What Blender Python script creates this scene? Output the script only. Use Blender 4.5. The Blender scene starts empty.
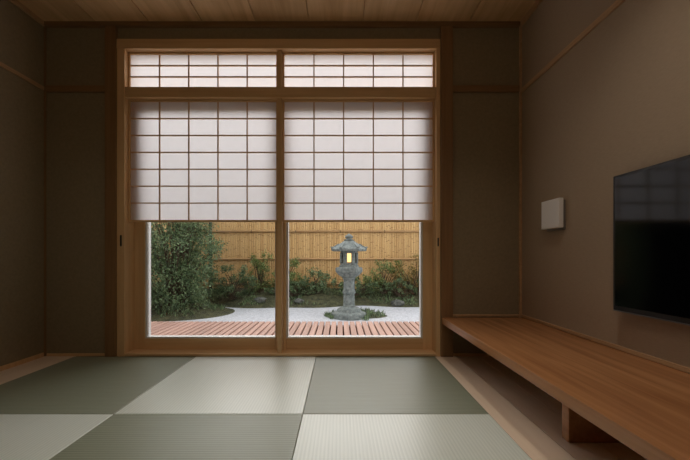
import bpy, math, random
from mathutils import Vector, noise
random.seed(7)
scene = bpy.context.scene
scene.view_settings.view_transform = 'Standard'
scene.view_settings.look = 'None'

def lin(c):
    return tuple(((v/255.0)/12.92 if v/255.0 <= 0.04045 else ((v/255.0+0.055)/1.055)**2.4) for v in c)+(1.0,)

# ---------------------------------------------------------------- materials
def newmat(name):
    m = bpy.data.materials.new(name); m.use_nodes = True
    nt = m.node_tree
    for n in list(nt.nodes): nt.nodes.remove(n)
    out = nt.nodes.new('ShaderNodeOutputMaterial')
    b = nt.nodes.new('ShaderNodeBsdfPrincipled')
    nt.links.new(b.outputs[0], out.inputs[0])
    return m, nt, b, out

def mat_noise(name, c1, c2, scale=(1,1,1), nscale=5, detail=6, rough=0.7, bump=0.0, island=0.0, metallic=0, spec=0.5, lo=0.3, hi=0.7, distort=0.0, bdist=0.01, emis=None):
    m, nt, b, out = newmat(name)
    N = nt.nodes; L = nt.links
    tc = N.new('ShaderNodeTexCoord'); mp = N.new('ShaderNodeMapping')
    mp.inputs['Scale'].default_value = scale
    L.new(tc.outputs['Object'], mp.inputs['Vector'])
    no = N.new('ShaderNodeTexNoise'); no.inputs['Scale'].default_value = nscale
    no.inputs['Detail'].default_value = detail; no.inputs['Distortion'].default_value = distort
    geo = N.new('ShaderNodeNewGeometry')
    if island > 0:
        ad = N.new('ShaderNodeVectorMath'); ad.operation = 'ADD'
        sc = N.new('ShaderNodeMath'); sc.operation = 'MULTIPLY'; sc.inputs[1].default_value = 37.0
        L.new(geo.outputs['Random Per Island'], sc.inputs[0])
        L.new(mp.outputs[0], ad.inputs[0]); L.new(sc.outputs[0], ad.inputs[1])
        L.new(ad.outputs[0], no.inputs['Vector'])
    else:
        L.new(mp.outputs[0], no.inputs['Vector'])
    r = N.new('ShaderNodeValToRGB')
    r.color_ramp.elements[0].position = lo; r.color_ramp.elements[1].position = hi
    r.color_ramp.elements[0].color = lin(c1); r.color_ramp.elements[1].color = lin(c2)
    L.new(no.outputs['Fac'], r.inputs['Fac'])
    col = r.outputs['Color']
    if island > 0:
        hsv = N.new('ShaderNodeHueSaturation')
        mr = N.new('ShaderNodeMapRange')
        mr.inputs['To Min'].default_value = 1-island; mr.inputs['To Max'].default_value = 1+island
        L.new(geo.outputs['Random Per Island'], mr.inputs['Value'])
        L.new(mr.outputs[0], hsv.inputs['Value']); L.new(col, hsv.inputs['Color'])
        col = hsv.outputs['Color']
    L.new(col, b.inputs['Base Color'])
    b.inputs['Roughness'].default_value = rough
    b.inputs['Metallic'].default_value = metallic
    b.inputs['Specular IOR Level'].default_value = spec
    if bump > 0:
        bp = N.new('ShaderNodeBump'); bp.inputs['Strength'].default_value = bump; bp.inputs['Distance'].default_value = bdist
        L.new(no.outputs['Fac'], bp.inputs['Height']); L.new(bp.outputs[0], b.inputs['Normal'])
    if emis:
        b.inputs['Emission Color'].default_value = lin(emis[0]); b.inputs['Emission Strength'].default_value = emis[1]
    return m

def wood(name, c1, c2, axis='Z', rough=0.5, island=0.06, k=22, spec=0.4, bump=0.05):
    s = {'X':(0.9,k,k),'Y':(k,0.9,k),'Z':(k,k,0.9)}[axis]
    return mat_noise(name, c1, c2, scale=s, nscale=1.6, detail=9, rough=rough, island=island, spec=spec, distort=0.6, lo=0.3, hi=0.72, bump=bump, bdist=0.002)

M = {}
M['plaster'] = mat_noise('plaster_brown', (142,128,104), (152,137,112), scale=(1,1,1), nscale=60, rough=0.95, bump=0.12, bdist=0.003, spec=0.1)
M['plaster_r'] = mat_noise('wallpaper_brown', (168,149,128), (176,156,134), scale=(1,1,6), nscale=40, rough=0.9, bump=0.1, bdist=0.002, spec=0.15)
M['post'] = wood('cedar_post', (130,98,66), (152,116,80), 'Z')
M['railx'] = wood('cedar_rail_x', (130,98,66), (152,116,80), 'X')
M['raily'] = wood('cedar_rail_y', (182,144,106), (202,164,124), 'Y')
M['hinz'] = wood('hinoki_z', (214,174,126), (230,192,144), 'Z')
M['hinx'] = wood('hinoki_x', (214,174,126), (230,192,144), 'X')
M['kum'] = wood('kumiko_wood', (212,174,140), (226,190,156), 'Z')
M['ceil'] = wood('ceiling_board', (198,160,116), (224,188,142), 'Y', rough=0.6, island=0.10, k=14)
M['floor'] = wood('pine_floor', (226,204,180), (238,218,196), 'Y', rough=0.36, island=0.03, k=16)
M['bench'] = wood('bench_wood', (156,106,66), (192,136,90), 'Y', rough=0.27, island=0.0, k=18, spec=0.6)
M['black'] = mat_noise('black_plastic', (10,10,11), (14,14,15), rough=0.35)
M['screen'] = mat_noise('tv_screen', (5,6,9), (6,7,10), rough=0.08, spec=0.35)
M['silver'] = mat_noise('silver_trim', (120,120,122), (130,130,132), rough=0.3, metallic=0.8)
M['white'] = mat_noise('white_plastic', (244,242,240), (248,246,244), rough=0.5)
M['greyp'] = mat_noise('grey_plastic', (120,114,108), (128,122,116), rough=0.5)
M['alu'] = mat_noise('aluminium_white', (225,225,222), (232,232,230), rough=0.4)
M['stone'] = mat_noise('granite', (90,97,95), (146,152,147), nscale=26, detail=10, rough=0.9, bump=0.6, bdist=0.012)
M['rock'] = mat_noise('rock', (60,62,58), (112,112,104), nscale=9, detail=10, rough=0.9, bump=0.6, bdist=0.03)
M['moss'] = mat_noise('moss', (40,44,28), (92,90,60), nscale=14, detail=12, rough=1.0, bump=0.8, bdist=0.04)
M['deck'] = wood('deck_wood', (160,124,110), (188,150,134), 'Y', rough=0.6, island=0.12, k=16)
M['deckx'] = wood('deck_beam', (110,72,56), (130,88,70), 'X')
M['bark'] = mat_noise('bark', (60,48,36), (92,76,58), nscale=30, rough=0.95, bump=0.4)
M['tie'] = mat_noise('black_twine', (16,14,12), (28,24,20), rough=0.9)
M['rail_b'] = mat_noise('bamboo_rail', (150,114,72), (180,142,92), scale=(1,8,8), nscale=5, rough=0.45, island=0.1)

def gravel_mat():
    m, nt, b, out = newmat('white_gravel'); N=nt.nodes; L=nt.links
    tc=N.new('ShaderNodeTexCoord'); v=N.new('ShaderNodeTexVoronoi'); v.inputs['Scale'].default_value=45
    L.new(tc.outputs['Object'], v.inputs['Vector'])
    r=N.new('ShaderNodeValToRGB'); r.color_ramp.elements[0].color=lin((172,173,178)); r.color_ramp.elements[1].color=lin((218,219,224))
    L.new(v.outputs['Color'], r.inputs['Fac']); L.new(r.outputs[0], b.inputs['Base Color'])
    bp=N.new('ShaderNodeBump'); bp.invert=True; bp.inputs['Strength'].default_value=0.6; bp.inputs['Distance'].default_value=0.01
    L.new(v.outputs['Distance'], bp.inputs['Height']); L.new(bp.outputs[0], b.inputs['Normal'])
    b.inputs['Roughness'].default_value=0.9
    return m
M['gravel']=gravel_mat()

def bamboo_mat():
    m, nt, b, out = newmat('split_bamboo'); N=nt.nodes; L=nt.links
    tc=N.new('ShaderNodeTexCoord'); geo=N.new('ShaderNodeNewGeometry')
    sep=N.new('ShaderNodeSeparateXYZ'); L.new(tc.outputs['Object'], sep.inputs[0])
    off=N.new('ShaderNodeMath'); off.operation='MULTIPLY'; off.inputs[1].default_value=7.3
    L.new(geo.outputs['Random Per Island'], off.inputs[0])
    z=N.new('ShaderNodeMath'); z.operation='MULTIPLY_ADD'; z.inputs[1].default_value=3.3
    L.new(sep.outputs['Z'], z.inputs[0]); L.new(off.outputs[0], z.inputs[2])
    fr=N.new('ShaderNodeMath'); fr.operation='FRACT'; L.new(z.outputs[0], fr.inputs[0])
    lt=N.new('ShaderNodeMath'); lt.operation='LESS_THAN'; lt.inputs[1].default_value=0.035; L.new(fr.outputs[0], lt.inputs[0])
    r=N.new('ShaderNodeValToRGB'); r.color_ramp.elements[0].color=lin((196,156,100)); r.color_ramp.elements[1].color=lin((218,180,122))
    L.new(geo.outputs['Random Per Island'], r.inputs['Fac'])
    mx=N.new('ShaderNodeMix'); mx.data_type='RGBA'; mx.inputs['B'].default_value=lin((150,112,68))
    L.new(lt.outputs[0], mx.inputs['Factor']); L.new(r.outputs[0], mx.inputs['A'])
    L.new(mx.outputs['Result'], b.inputs['Base Color']); b.inputs['Roughness'].default_value=0.5
    return m
M['bamboo']=bamboo_mat()

def leaf_mat(name, c1, c2):
    m, nt, b, out = newmat(name); N=nt.nodes; L=nt.links
    geo=N.new('ShaderNodeNewGeometry'); r=N.new('ShaderNodeValToRGB')
    r.color_ramp.elements[0].color=lin(c1); r.color_ramp.elements[1].color=lin(c2)
    L.new(geo.outputs['Random Per Island'], r.inputs['Fac']); L.new(r.outputs[0], b.inputs['Base Color'])
    b.inputs['Roughness'].default_value=0.35
    t=N.new('ShaderNodeBsdfTranslucent'); L.new(r.outputs[0], t.inputs['Color'])
    mx=N.new('ShaderNodeMixShader'); mx.inputs[0].default_value=0.3
    L.new(b.outputs[0], mx.inputs[1]); L.new(t.outputs[0], mx.inputs[2]); L.new(mx.outputs[0], out.inputs[0])
    return m
M['leaf']=leaf_mat('leaf_dark', (54,74,48), (146,168,120))
M['leaf2']=leaf_mat('leaf_light', (76,98,50), (156,170,104))
M['leaf3']=leaf_mat('leaf_autumn', (96,94,50), (164,136,76))

def paper_mat():
    m, nt, b, out = newmat('shoji_paper'); N=nt.nodes; L=nt.links
    tc=N.new('ShaderNodeTexCoord'); no=N.new('ShaderNodeTexNoise'); no.inputs['Scale'].default_value=30; no.inputs['Detail'].default_value=8
    L.new(tc.outputs['Object'], no.inputs['Vector'])
    r=N.new('ShaderNodeValToRGB'); r.color_ramp.elements[0].color=lin((246,242,244)); r.color_ramp.elements[1].color=lin((252,249,251))
    L.new(no.outputs['Fac'], r.inputs['Fac'])
    t=N.new('ShaderNodeBsdfTranslucent'); d=N.new('ShaderNodeBsdfDiffuse')
    L.new(r.outputs[0], t.inputs['Color']); L.new(r.outputs[0], d.inputs['Color'])
    mx=N.new('ShaderNodeMixShader'); mx.inputs[0].default_value=0.88
    L.new(d.outputs[0], mx.inputs[1]); L.new(t.outputs[0], mx.inputs[2]); L.new(mx.outputs[0], out.inputs[0])
    return m
M['paper']=paper_mat()

def glass_mat():
    m, nt, b, out = newmat('window_glass'); N=nt.nodes; L=nt.links
    nt.nodes.remove(b)
    t=N.new('ShaderNodeBsdfTransparent'); t.inputs[0].default_value=(0.96,0.97,0.965,1)
    g=N.new('ShaderNodeBsdfGlossy'); g.inputs['Roughness'].default_value=0.0
    f=N.new('ShaderNodeFresnel'); f.inputs[0].default_value=1.45
    mx=N.new('ShaderNodeMixShader'); L.new(f.outputs[0], mx.inputs[0]); L.new(t.outputs[0], mx.inputs[1]); L.new(g.outputs[0], mx.inputs[2])
    L.new(mx.outputs[0], out.inputs[0])
    return m
M['glass']=glass_mat()

def emis_mat(name, c, s):
    m, nt, b, out = newmat(name)
    b.inputs['Base Color'].default_value=lin(c); b.inputs['Emission Color'].default_value=lin(c); b.inputs['Emission Strength'].default_value=s
    return m
M['glow']=emis_mat('lantern_glow',(255,206,140),1.8)
M['lampw']=emis_mat('lamp_diffuser',(255,226,190),1.0)

def tatami_mat_(name, c1, c2, axis, rough):
    m, nt, b, out = newmat(name); N=nt.nodes; L=nt.links
    tc=N.new('ShaderNodeTexCoord')
    w=N.new('ShaderNodeTexWave'); w.wave_type='BANDS'; w.bands_direction=axis
    w.inputs['Scale'].default_value=22; w.inputs['Distortion'].default_value=0.4; w.inputs['Detail'].default_value=1
    L.new(tc.outputs['Object'], w.inputs['Vector'])
    mp=N.new('ShaderNodeMapping'); mp.inputs['Scale'].default_value=(3,220,1) if axis=='Y' else (220,3,1)
    L.new(tc.outputs['Object'], mp.inputs[0])
    no=N.new('ShaderNodeTexNoise'); no.inputs['Scale'].default_value=1.5; no.inputs['Detail'].default_value=4
    L.new(mp.outputs[0], no.inputs['Vector'])
    ad=N.new('ShaderNodeMath'); ad.operation='MULTIPLY_ADD'; ad.inputs[1].default_value=0.35
    L.new(w.outputs['Fac'], ad.inputs[0]); 
    s2=N.new('ShaderNodeMath'); s2.operation='MULTIPLY'; s2.inputs[1].default_value=0.65; L.new(no.outputs['Fac'], s2.inputs[0])
    L.new(s2.outputs[0], ad.inputs[2])
    r=N.new('ShaderNodeValToRGB'); r.color_ramp.elements[0].position=0.2; r.color_ramp.elements[1].position=0.8
    r.color_ramp.elements[0].color=lin(c1); r.color_ramp.elements[1].color=lin(c2)
    L.new(ad.outputs[0], r.inputs['Fac']); L.new(r.outputs[0], b.inputs['Base Color'])
    bp=N.new('ShaderNodeBump'); bp.inputs['Strength'].default_value=0.2; bp.inputs['Distance'].default_value=0.0015
    L.new(ad.outputs[0], bp.inputs['Height']); L.new(bp.outputs[0], b.inputs['Normal'])
    b.inputs['Roughness'].default_value=rough; b.inputs['Specular IOR Level'].default_value=1.0
    return m
M['tat_lit']=tatami_mat_('tatami_sheen_lit',(212,222,214),(232,240,232),'X',0.34)  # same mats throughout; weave catching the light is painted as a paler base colour
M['tat_dim']=tatami_mat_('tatami_sheen_dim',(122,130,110),(150,157,136),'Y',0.44)  # same mat turned; its duller weave sheen is painted as a darker base colour

# ---------------------------------------------------------------- mesh builder
class MB:
    def __init__(s): s.v=[]; s.f=[]; s.m=[]
    def box(s,x0,x1,y0,y1,z0,z1,mi=0):
        i=len(s.v)
        s.v+=[(x0,y0,z0),(x1,y0,z0),(x1,y1,z0),(x0,y1,z0),(x0,y0,z1),(x1,y0,z1),(x1,y1,z1),(x0,y1,z1)]
        for q in ((0,3,2,1),(4,5,6,7),(0,1,5,4),(1,2,6,5),(2,3,7,6),(3,0,4,7)):
            s.f.append(tuple(i+k for k in q)); s.m.append(mi)
    def lathe(s,prof,seg,c,mi=0,rot=0.0):
        i=len(s.v); n=len(prof)
        for (r,z) in prof:
            for k in range(seg):
                a=rot+2*math.pi*k/seg
                s.v.append((c[0]+r*math.cos(a),c[1]+r*math.sin(a),c[2]+z))
        for j in range(n-1):
            for k in range(seg):
                k2=(k+1)%seg
                s.f.append((i+j*seg+k,i+j*seg+k2,i+(j+1)*seg+k2,i+(j+1)*seg+k)); s.m.append(mi)
        s.f.append(tuple(i+k for k in reversed(range(seg)))); s.m.append(mi)
        s.f.append(tuple(i+(n-1)*seg+k for k in range(seg))); s.m.append(mi)
    def tube(s,pts,rads,seg=6,mi=0):
        i=len(s.v); n=len(pts)
        for j,p in enumerate(pts):
            p=Vector(p); a=Vector(pts[max(0,j-1)]); b=Vector(pts[min(n-1,j+1)])
            d=(b-a).normalized(); u=d.orthogonal().normalized(); w=d.cross(u)
            for k in range(seg):
                t=2*math.pi*k/seg
                s.v.append(tuple(p+(u*math.cos(t)+w*math.sin(t))*rads[j]))
        for j in range(n-1):
            for k in range(seg):
                k2=(k+1)%seg
                s.f.append((i+j*seg+k,i+j*seg+k2,i+(j+1)*seg+k2,i+(j+1)*seg+k)); s.m.append(mi)
        s.f.append(tuple(i+k for k in reversed(range(seg)))); s.m.append(mi)
        s.f.append(tuple(i+(n-1)*seg+k for k in range(seg))); s.m.append(mi)
    def leaf(s,p,d,up,l,w,mi=0):
        i=len(s.v); p=Vector(p); d=d.normalized(); sd=d.cross(up)
        if sd.length<1e-3: sd=d.orthogonal()
        sd.normalize(); nn=sd.cross(d)
        s.v+=[tuple(p),tuple(p+d*l*0.45+sd*w*0.5+nn*w*0.15),tuple(p+d*l-nn*w*0.2),tuple(p+d*l*0.45-sd*w*0.5+nn*w*0.15)]
        s.f.append((i,i+1,i+2)); s.m.append(mi); s.f.append((i,i+2,i+3)); s.m.append(mi)
    def build(s,name,mats,bevel=0,smooth=False,parent=None,seg=2):
        me=bpy.data.meshes.new(name); me.from_pydata(s.v,[],s.f)
        for k in mats: me.materials.append(M[k])
        me.polygons.foreach_set('material_index',s.m)
        if smooth: me.polygons.foreach_set('use_smooth',[True]*len(me.polygons))
        me.update()
        o=bpy.data.objects.new(name,me); scene.collection.objects.link(o)
        if bevel>0:
            b=o.modifiers.new('bevel','BEVEL'); b.width=bevel; b.segments=seg; b.limit_method='ANGLE'
        if parent: o.parent=parent
        return o
def empty(name):
    e=bpy.data.objects.new(name,None); scene.collection.objects.link(e); return e

# ---------------------------------------------------------------- dimensions
XL,XR=-2.124,1.303
YW=2.376; YF=-1.6; H=2.39
WT=0.16
OL,OR=-1.60,0.72
ZT=2.275

b=MB(); b.box(XL-0.12,OL-0.04,YW,YW+WT,-0.06,H+0.05); b.box(OR+0.04,XR+0.12,YW,YW+WT,-0.06,H+0.05)
b.box(OL-0.04,OR+0.04,YW,YW+WT,ZT,H+0.05); b.build('wall_back',['plaster'])
b=MB(); b.box(XL-0.12,XL,YF-0.12,YW,-0.06,H+0.05); b.build('wall_left',['plaster'])
b=MB(); b.box(XR,XR+0.12,YF-0.12,YW,-0.06,H+0.05); b.build('wall_right',['plaster_r'])
b=MB(); b.box(XL,XR,YF-0.12,YF,-0.06,H+0.05); b.build('wall_front',['plaster'])
b=MB(); x=XL
b.box(XL,XR,YF,YW,H+0.012,H+0.06)
n=9; w=(XR-XL)/n
for i in range(n):
    b.box(XL+i*w+0.003,XL+(i+1)*w-0.003,YF,YW,H,H+0.014)
b.build('ceiling',['ceil'],bevel=0.002)
b=MB(); b.box(XL,XR,YF,YW+0.0,-0.10,-0.045)
TR,TL=0.68,-1.90
b.box(XL,TL-0.001,YF,YW,-0.045,0.0)
nb=4; fw=(XR-TR)/nb
for i in range(nb): b.box(TR+0.001+i*fw,TR+(i+1)*fw-0.0008,YF,YW,-0.045,0.0)
b.build('floor',['floor'],bevel=0.001)
cols=[TL,-1.03,-0.17,TR]; rows=[2.363,1.503,0.65,-0.20,-1.05,-1.6]
for r in range(5):
    for c in range(3):
        b=MB(); b.box(cols[c]+0.001,cols[c+1]-0.001,rows[r+1]+0.001,rows[r]-0.001,-0.044,0.001)
        lit=((r+c)%2==1)  # alternate mats take the colour with the painted sheen
        b.build('tatami_mat',['tat_lit' if lit else 'tat_dim'],bevel=0.003)

b=MB(); b.box(OL-0.078,OL-0.0005,YW-0.025,YW+WT,0,H); b.build('post',['post'],bevel=0.003)
b=MB(); b.box(OR+0.0005,OR+0.086,YW-0.025,YW+WT,0,H); b.build('post',['post'],bevel=0.003)
b=MB(); b.box(XL,XL+0.012,YW-0.012,YW,0,H); b.build('trim_1',['post'],bevel=0.002)
b=MB(); b.box(XR-0.016,XR,YW-0.016,YW,0,H); b.build('trim_2',['raily'],bevel=0.002)
b=MB(); b.box(XL+0.018,XR-0.02,YW-0.03,YW,H-0.03,H); b.build('trim_3',['railx'],bevel=0.002)
b=MB(); b.box(XL,XL+0.02,YF,YW-0.018,H-0.03,H); b.build('trim_4',['raily'],bevel=0.002)
b=MB(); b.box(XR-0.02,XR,YF,YW-0.02,H-0.03,H); b.build('trim_5',['raily'],bevel=0.002)
zr0,zr1=1.895,1.94
b=MB(); b.box(XL+0.018,OL-0.078,YW-0.02,YW,zr0,zr1); b.box(OR+0.086,XR-0.02,YW-0.02,YW,zr0,zr1); b.build('trim_6',['railx'],bevel=0.002)
b=MB(); b.box(XL,XL+0.012,YF,YW-0.018,1.905,1.93); b.build('trim_7',['raily'],bevel=0.002)
b=MB(); b.box(XR-0.012,XR,YF,YW-0.02,1.885,1.915); b.build('trim_8',['raily'],bevel=0.002)
b=MB(); b.box(XL+0.018,OL-0.078,YW-0.008,YW,0,0.02); b.box(OR+0.086,XR-0.02,YW-0.008,YW,0,0.02); b.build('baseboard_back',['hinx'],bevel=0.001)
b=MB(); b.box(XL,XL+0.008,YF,YW-0.018,0,0.03); b.build('baseboard_left',['hinz'],bevel=0.001)
b=MB(); b.box(XR-0.01,XR,YF,YW-0.02,0.285,0.303); b.box(OR+0.09,XR-0.01,YW-0.01,YW,0.285,0.30); b.build('baseboard_right',['raily'],bevel=0.001)

# ---------------------------------------------------------------- window
win=empty('window_1')
b=MB()
b.box(OL,OR,YW-0.015,YW+WT,2.205,ZT,1)
b.box(OL,OL+0.055,YW-0.012,YW+WT,0.001,2.205,0)
b.box(OR-0.03,OR,YW-0.012,YW+WT,0.001,2.205,0)
b.box(OL+0.055,OR-0.03,YW-0.008,YW+WT,1.86,1.935,1)
b.box(OL+0.055,OR-0.03,YW-0.012,YW+WT,0.0015,0.02,1)
b.build('frame',['hinz','hinx'],bevel=0.003,parent=win)
b=MB(); b.box(OL,OR,YW+0.001,YW+WT,-0.10,0.001); b.build('threshold',['hinx'],parent=win)
JL,JR=OL+0.055,OR-0.03
b=MB(); b.box(-0.452,-0.420,YW+0.005,YW+0.06,0.02,2.205); b.build('mullion',['hinz'],bevel=0.002,parent=win)
ys0,ys1=YW+0.10,YW+0.145
b=MB()
b.box(JL,-1.466,ys0,ys1,0.02,1.86,0); b.box(-0.478,-0.403,ys0-0.03,ys1,0.02,1.86,0); b.box(0.622,JR,ys0,ys1,0.02,1.86,0)
for (ga,gc) in ((-1.466,-0.478),(-0.403,0.622)):
    b.box(ga,gc,ys0,ys1,0.02,0.10,1); b.box(ga,gc,ys0,ys1,1.80,1.86,1)
b.build('sash',['hinz','hinx'],bevel=0.002,parent=win)
b=MB()
for (ga,gc) in ((-1.466,-0.478),(-0.403,0.622)):
    b.box(ga,ga+0.011,ys0+0.01,ys1+0.02,0.10,1.80); b.box(gc-0.011,gc,ys0+0.01,ys1+0.02,0.10,1.80)
    b.box(ga+0.011,gc-0.011,ys0+0.01,ys1+0.02,0.10,0.108)
b.build('glazing_bead',['alu'],parent=win)
b=MB()
b.box(-1.455,-0.489,ys0+0.028,ys0+0.032,0.108,1.80); b.box(-0.392,0.611,ys0+0.028,ys0+0.032,0.108,1.80)
b.box(JL,JR,ys0+0.028,ys0+0.032,1.935,2.205)
b.build('glass_pane',['glass'],parent=win)
b=MB(); b.box(JL-0.03,JL-0.018,YW-0.016,YW-0.011,0.79,0.87); b.box(JR+0.008,JR+0.018,YW-0.016,YW-0.011,0.79,0.85); b.build('latch',['black'],bevel=0.002,parent=win)

def shoji(name,x0,x1,z0,z1,nc,nr,yp,botw=0.02,side=0.012):
    e=empty(name)
    b=MB()
    b.box(x0,x0+side,yp-0.012,yp+0.012,z0,z1,0); b.box(x1-side,x1,yp-0.012,yp+0.012,z0,z1,0)
    b.box(x0+side,x1-side,yp-0.012,yp+0.012,z0,z0+botw,1); b.box(x0+side,x1-side,yp-0.012,yp+0.012,z1-0.012,z1,1)
    b.build('frame',['hinz','hinx'],bevel=0.0015,parent=e)
    b=MB()
    for i in range(1,nc):
        x=x0+side+(x1-x0-2*side)*i/nc; b.box(x-0.0042,x+0.0042,yp-0.008,yp+0.001,z0+botw,z1-0.012)
    for j in range(1,nr):
        z=z0+botw+(z1-z0-botw-0.012)*j/nr; b.box(x0+side,x1-side,yp-0.0095,yp+0.001,z-0.0042,z+0.0042)
    b.build('kumiko_lattice',['kum'],parent=e)
    b=MB()
    b.v=[(x0+side,yp+0.0015,z0+botw),(x1-side,yp+0.0015,z0+botw),(x1-side,yp+0.0015,z1-0.012),(x0+side,yp+0.0015,z1-0.012)]; b.f=[(0,1,2,3)]; b.m=[0]
    b.build('paper',['paper'],parent=e)
    return e
yp=YW+0.04
shoji('shoji_screen',JL+0.001,-0.453,0.969,1.859,5,7,yp,0.014)
shoji('shoji_screen',-0.419,JR-0.001,0.969,1.859,5,7,yp,0.014)
shoji('shoji_transom',JL+0.001,-0.453,1.936,2.204,5,3,yp,0.010)
shoji('shoji_transom',-0.419,JR-0.001,1.936,2.204,5,3,yp,0.010)

# ---------------------------------------------------------------- bench
BH=0.283; BX=0.725
b=MB()
b.box(BX,XR-0.001,-1.55,YW-0.026,BH-0.045,BH)
for y in (1.27,-0.4):
    b.box(BX+0.155,XR-0.001,y,y+0.04,0.0,BH-0.045)
b.build('bench',['bench'],bevel=0.003)

# ---------------------------------------------------------------- television
e=empty('television')
tx=1.250; ty0,ty1=0.40,1.512; tz0,tz1=0.474,1.084
b=MB(); b.box(tx,tx+0.03,ty0,ty1,tz0,tz1,0); b.box(tx+0.03,tx+0.045,ty0+0.15,ty1-0.15,tz0+0.1,tz1-0.1,0)
b.build('housing',['black'],bevel=0.004,parent=e)
b=MB(); b.box(tx-0.0012,tx+0.001,ty0+0.014,ty1-0.014,tz0+0.022,tz1-0.014); b.build('screen',['screen'],parent=e)
b=MB(); b.box(tx-0.002,tx+0.02,ty0+0.002,ty1-0.002,tz0-0.003,tz0+0.001); b.build('lower_trim',['silver'],parent=e)
b=MB(); b.box(tx+0.040,XR,0.75,1.15,0.62,0.95); b.build('wall_bracket',['black'],parent=e)

e=empty('wall_lamp')
b=MB(); b.box(1.257,1.285,1.895,2.062,0.884,1.056); b.build('cover',['white'],bevel=0.004,parent=e,seg=3)
b=MB(); b.box(1.285,XR,1.905,2.052,0.872,1.046); b.build('back_plate',['greyp'],bevel=0.002,parent=e)

# ---------------------------------------------------------------- outside
def terr(x,y):
    yb=5.93+0.12*math.sin(x*1.9+0.6)+0.06*math.sin(x*4.6)
    h=(y-yb)*0.42
    dx=(x-0.27)/0.46; dy=(y-5.08)/0.25
    h2=(1-math.sqrt(dx*dx+dy*dy))*0.08
    dx=(x+2.75)/1.02; dy=(y-5.35)/0.75
    h3=(1-math.sqrt(dx*dx+dy*dy))*0.2
    h=max(h,h2,h3)
    h=min(h,0.27)
    if h<0: h=max(h,-0.06)
    else: h+=0.02*noise.noise(Vector((x*3,y*3,0)))*min(1,h*15)
    return -0.2+h
b=MB(); nx,ny=200,90; X0,X1,Y0,Y1=-5.5,4.5,3.3,7.0
for j in range(ny+1):
    for i in range(nx+1):
        x=X0+(X1-X0)*i/nx; y=Y0+(Y1-Y0)*j/ny
        b.v.append((x,y,terr(x,y)))
for j in range(ny):
    for i in range(nx):
        a=j*(nx+1)+i; b.f.append((a,a+1,a+nx+2,a+nx+1)); b.m.append(0)
b.build('moss_ground',['moss'],smooth=True)
b=MB(); b.box(X0,X1,2.55,7.0,-0.25,-0.2); b.build('gravel_bed',['gravel'])

e=empty('veranda_deck')
b=MB(); x=-2.6
while x<1.9:
    b.box(x,x+0.052,YW+WT+0.02,3.66,-0.035,-0.005); x+=0.066
b.build('slats',['deck'],bevel=0.003,parent=e,seg=1)
b=MB(); b.box(-2.6,1.9,2.62,2.70,-0.12,-0.035); b.box(-2.6,1.9,3.52,3.60,-0.12,-0.035)
for x in (-2.5,-1.3,0.0,1.3): 
    b.box(x,x+0.08,3.52,3.60,-0.2,-0.12); b.box(x,x+0.08,2.62,2.70,-0.2,-0.12)
b.build('beams',['deckx'],parent=e)

e=empty('bamboo_fence')
FY=6.72
b=MB(); x=-4.9
while x<4.2:
    w=random.uniform(0.030,0.040); ztop=2.05+random.uniform(-0.01,0.01); i=len(b.v)
    prof=[(0,0.0),(0.15,-0.010),(0.5,-0.016),(0.85,-0.010),(1,0.0)]
    for z in (-0.15,ztop):
        for (u,v) in prof: b.v.append((x+u*w,FY+v,z))
    for k in range(4):
        b.f.append((i+k,i+k+1,i+5+k+1,i+5+k)); b.m.append(0)
    b.f.append((i,i+5,i+9,i+4)); b.m.append(0)
    x+=w+0.0012
b.build('split_bamboo',['bamboo'],parent=e,smooth=False)
b=MB(); t=MB()
for z in (0.14,0.64,1.20,1.75):
    b.tube([(-4.9,FY-0.035,z+0.018),(4.2,FY-0.035,z+0.018)],[0.02,0.02],8)
    x=-4.5
    while x<4.2:
        t.tube([(x,FY-0.035,z+0.018-0.0),(x+0.012,FY-0.035,z+0.018)],[0.0235,0.0235],8)
        x+=0.9
b.tube([(-4.9,FY,2.08),(4.2,FY,2.08)],[0.045,0.045],10)
b.build('rails',['rail_b'],parent=e,smooth=True)
for x in (-4.5,-2.62,-1.16,3.1):
    t.tube([(x,FY-0.04,-0.15),(x,FY-0.04,2.0)],[0.03,0.03],8)
t.build('posts_and_ties',['tie'],parent=e)
b=MB(); b.box(-4.9,4.2,FY+0.03,FY+0.06,-0.15,2.04); b.build('backing',['bark'],parent=e)

e=empty('stone_lantern')
LC=(0.135,4.95,0.0); 
g=terr(LC[0],LC[1])
b=MB()
b.lathe([(0.26,g-0.05),(0.26,g+0.03),(0.245,g+0.045),(0.19,g+0.06),(0.17,g+0.10),(0.12,g+0.125),(0.10,g+0.13)],12,LC)
b.lathe([(0.092,g+0.12),(0.085,0.02),(0.082,0.15),(0.097,0.165),(0.097,0.195),(0.082,0.21),(0.082,0.36),(0.095,0.385),(0.095,0.40)],20,LC)
b.build('base_and_shaft',['stone'],smooth=False,parent=e,bevel=0.004)
b=MB()
b.lathe([(0.10,0.40),(0.15,0.43),(0.195,0.475),(0.205,0.49),(0.205,0.54),(0.19,0.55),(0.15,0.555),(0.145,0.585),(0.10,0.585)],6,LC,rot=0)
b.build('platform',['stone'],parent=e,bevel=0.006)
b=MB()
b.lathe([(0.128,0.585),(0.128,0.615),(0.10,0.616)],6,LC)
b.lathe([(0.10,0.765),(0.128,0.766),(0.128,0.80)],6,LC)
for k in range(6):
    a=2*math.pi*k/6; px,py=LC[0]+0.112*math.cos(a),LC[1]+0.112*math.sin(a)
    b.lathe([(0.026,0.61),(0.026,0.77)],8,(px,py,0))
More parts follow.
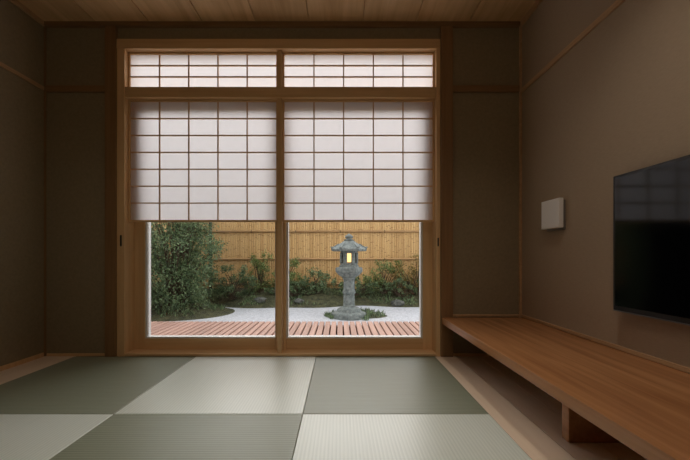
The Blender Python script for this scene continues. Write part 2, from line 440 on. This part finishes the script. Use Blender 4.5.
for k in (0,2,3,5):
    a0=2*math.pi*k/6; a1=2*math.pi*(k+1)/6
    p0=(LC[0]+0.10*math.cos(a0),LC[1]+0.10*math.sin(a0)); p1=(LC[0]+0.10*math.cos(a1),LC[1]+0.10*math.sin(a1))
    i=len(b.v); b.v+=[(p0[0],p0[1],0.61),(p1[0],p1[1],0.61),(p1[0],p1[1],0.77),(p0[0],p0[1],0.77)]; b.f.append((i,i+1,i+2,i+3)); b.m.append(0)
b.build('fire_box',['stone'],parent=e)
b=MB()
b.lathe([(0.055,0.63),(0.055,0.76)],12,LC); b.build('lamp',['glow'],parent=e)
b=MB()
b.lathe([(0.12,0.795),(0.25,0.79),(0.265,0.805),(0.27,0.825),(0.24,0.845),(0.185,0.875),(0.14,0.905),(0.10,0.93),(0.085,0.945),(0.06,0.95)],6,LC)
for k in range(6):
    a=2*math.pi*k/6; c,s_=math.cos(a),math.sin(a)
    b.tube([(LC[0]+0.15*c,LC[1]+0.15*s_,0.90),(LC[0]+0.22*c,LC[1]+0.22*s_,0.85),(LC[0]+0.262*c,LC[1]+0.262*s_,0.84),(LC[0]+0.275*c,LC[1]+0.275*s_,0.86)],[0.012,0.018,0.020,0.012],6)
b.build('roof',['stone'],parent=e,bevel=0.004)
b=MB()
b.lathe([(0.05,0.94),(0.075,0.955),(0.08,0.965),(0.045,0.975),(0.04,0.98),(0.06,0.995),(0.062,1.01),(0.045,1.03),(0.015,1.05),(0.003,1.06)],16,LC)
b.build('finial',['stone'],parent=e,smooth=True)

def rock(x,y,s,sq=0.6):
    import bmesh
    bm=bmesh.new(); bmesh.ops.create_icosphere(bm,subdivisions=3,radius=1)
    o=Vector((x*7,y*5,s*30))
    for v in bm.verts:
        d=1+0.35*noise.noise(v.co*1.3+o)+0.12*noise.noise(v.co*3.5+o)
        v.co=Vector((v.co.x*s*d*1.25,v.co.y*s*d,v.co.z*s*sq*d))
    me=bpy.data.meshes.new('garden_rock'); bm.to_mesh(me); bm.free(); me.materials.append(M['rock'])
    o=bpy.data.objects.new('garden_rock',me); scene.collection.objects.link(o); o.location=(x,y,max(terr(x,y),-0.2)+s*sq*0.45)
for (x,y,s) in ((1.05,6.02,0.10),(-1.45,6.02,0.09),(-0.75,6.02,0.08),(1.6,6.0,0.11)):
    rock(x,y,s)

def rnd_dir(upb=0.2):
    v=Vector((random.gauss(0,1),random.gauss(0,1),random.gauss(0,1)+upb)); return v.normalized()
def shrub(name,c,rx,ry,z0,z1,n,ls,mat,clumps=40,spread=0.38):
    b=MB()
    cl=[]
    for k in range(clumps):
        a=random.uniform(0,2*math.pi); t=random.random()**0.5
        zz=z0+(z1-z0)*random.uniform(0.04,1.0); 
        f=math.sqrt(max(0.4,1-((zz-(z0+z1)/2)/((z1-z0)/2))**2*0.7))
        p=Vector((c[0]+rx*t*f*math.cos(a),c[1]+ry*t*f*math.sin(a),zz)); cl.append(p)
        base=Vector((c[0]+random.uniform(-.06,.06),c[1]+random.uniform(-.06,.06),z0-0.03))
        mid=base.lerp(p,0.5)+Vector((0,0,(zz-z0)*0.15)) 
        b.tube([base,mid,p],[0.010,0.006,0.002],5,1)
    for k in range(n):
        p=random.choice(cl); r=random.uniform(0.2,1)*min(rx,ry)*spread
        q=p+rnd_dir(0)*r
        if q.z<z0: q.z=z0+random.uniform(0,0.1)
        l=ls*random.uniform(0.7,1.3)
        b.leaf(q,rnd_dir(0.3),rnd_dir(1.5),l,l*0.5,0)
    return b.build(name,[mat,'bark'])
shrub('garden_shrub',(-2.55,5.15),0.64,0.48,-0.12,2.1,22000,0.042,'leaf',150,0.42)
shrub('garden_shrub',(-3.3,4.7),0.7,0.6,-0.12,2.0,8000,0.05,'leaf',70)
shrub('garden_shrub',(-3.0,5.9),0.8,0.5,-0.02,1.7,6000,0.05,'leaf',60)
for a in (((-2.0,6.15),0.40,0.22,-0.05,0.50,3400,0.035,'leaf',34),
 ((-1.55,6.37),0.36,0.16,0.02,0.76,1300,0.045,'leaf2',28,0.6),
 ((-1.05,6.37),0.34,0.15,0.02,0.66,1100,0.045,'leaf2',24,0.6),
 ((-0.45,6.37),0.35,0.15,0.02,0.44,1000,0.045,'leaf',22,0.6),
 ((0.85,6.37),0.42,0.16,0.03,0.60,1300,0.045,'leaf2',28,0.6),
 ((1.45,6.35),0.42,0.18,0.02,0.72,1500,0.045,'leaf3',28,0.6),
 ((-0.9,6.26),0.6,0.12,0.0,0.24,2400,0.03,'leaf',36),
 ((0.3,6.33),0.5,0.16,0.0,0.32,2200,0.035,'leaf',30),
 ((1.15,6.27),0.45,0.12,-0.03,0.28,2000,0.03,'leaf',30),
 ((2.2,6.2),0.4,0.25,-0.05,0.5,2400,0.035,'leaf2',30)):
    shrub('garden_shrub',*a)
b=MB()
for k in range(14000):
    x=random.uniform(-3.2,2.6); y=random.uniform(4.75,6.6); z=terr(x,y)
    isl = abs(x-0.3)<0.6 and abs(y-5.06)<0.35
    if z<-0.195 and isl: continue
    if not isl and (z<-0.165 or noise.noise(Vector((x*2.2,y*2.2,3)))<-0.05): continue
    if (x-LC[0])**2+(y-LC[1])**2<0.27**2: continue
    l=random.uniform(0.03,0.10)
    b.leaf((x,y,z-0.01),Vector((random.gauss(0,.45),random.gauss(0,.45),1)),Vector((random.gauss(0,1),random.gauss(0,1),0.1)),l,0.014,0)
for k in range(500):
    a=random.uniform(-0.9,math.pi+0.6); r=random.uniform(0.27,0.34)+0.04*math.sin(a*5)
    x=LC[0]+r*math.cos(a); y=LC[1]+r*math.sin(a)
    l=random.uniform(0.03,0.10)
    b.leaf((x,y,max(terr(x,y),-0.2)-0.005),Vector((random.gauss(0,.5),random.gauss(0,.5),1)),Vector((random.gauss(0,1),random.gauss(0,1),0.1)),l,0.014,0)
b.build('ground_cover_grass',['leaf'])

# ---------------------------------------------------------------- lights
w=bpy.data.worlds.new('World'); scene.world=w; w.use_nodes=True
bg=w.node_tree.nodes['Background']; bg.inputs[0].default_value=(0.94,0.955,1.0,1); bg.inputs[1].default_value=1.75
sl=bpy.data.lights.new('sun_light','SUN'); sl.energy=3.7; sl.angle=math.radians(80); sl.color=(1.0,0.94,0.91)
so=bpy.data.objects.new('sun_light',sl); scene.collection.objects.link(so)
so.rotation_euler=Vector((0.15,-1.0,-0.60)).to_track_quat('-Z','Y').to_euler()

e=empty('added_fill_lamp'); cx,cy=0.1,-0.35  # made-up lamp behind the camera, added to brighten ceiling and walls
b=MB(); b.lathe([(0.08,H-0.03),(0.08,H)],24,(cx,cy,0)); b.build('canopy',['white'],parent=e)
b=MB(); b.lathe([(0.10,H-0.10),(0.20,H-0.09),(0.24,H-0.06),(0.20,H-0.035),(0.10,H-0.03)],32,(cx,cy,0)); b.build('diffuser',['lampw'],parent=e,smooth=True)
l=bpy.data.lights.new('fill_light','POINT'); l.energy=3.2; l.shadow_soft_size=0.16; l.color=(1.0,0.88,0.74)  # added fill, hung below the dome so it also washes the ceiling
o=bpy.data.objects.new('fill_light',l); scene.collection.objects.link(o); o.location=(cx,cy,H-0.30); o.parent=e

def downlight(x,y,power,angle=110,size=0.06,blend=1.0,col=(1.0,0.89,0.76)):
    e=empty('ceiling_downlight')
    b=MB(); b.lathe([(0.055,H-0.012),(0.055,H),(0.02,H)],24,(x,y,0)); b.build('trim_ring',['white'],parent=e)
    b=MB(); b.lathe([(0.04,H-0.014),(0.04,H-0.011)],24,(x,y,0)); b.build('lens',['lampw'],parent=e)
    l=bpy.data.lights.new('lamp','SPOT'); l.energy=power; l.spot_size=math.radians(angle); l.spot_blend=blend; l.shadow_soft_size=size; l.color=col
    o=bpy.data.objects.new('lamp',l); scene.collection.objects.link(o); o.location=(x,y,H-0.03); o.parent=e
downlight(-0.2,1.1,30,95)
downlight(0.65,1.05,26,120)
downlight(-1.45,1.3,9,115)

cam=bpy.data.cameras.new('Camera'); co=bpy.data.objects.new('Camera',cam); scene.collection.objects.link(co)
co.location=(0,0,0.72); co.rotation_euler=(math.pi/2,0,0)
cam.sensor_width=36; cam.lens=36*330/690; cam.shift_x=5/690; cam.shift_y=26/690; cam.clip_start=0.02
scene.camera=co
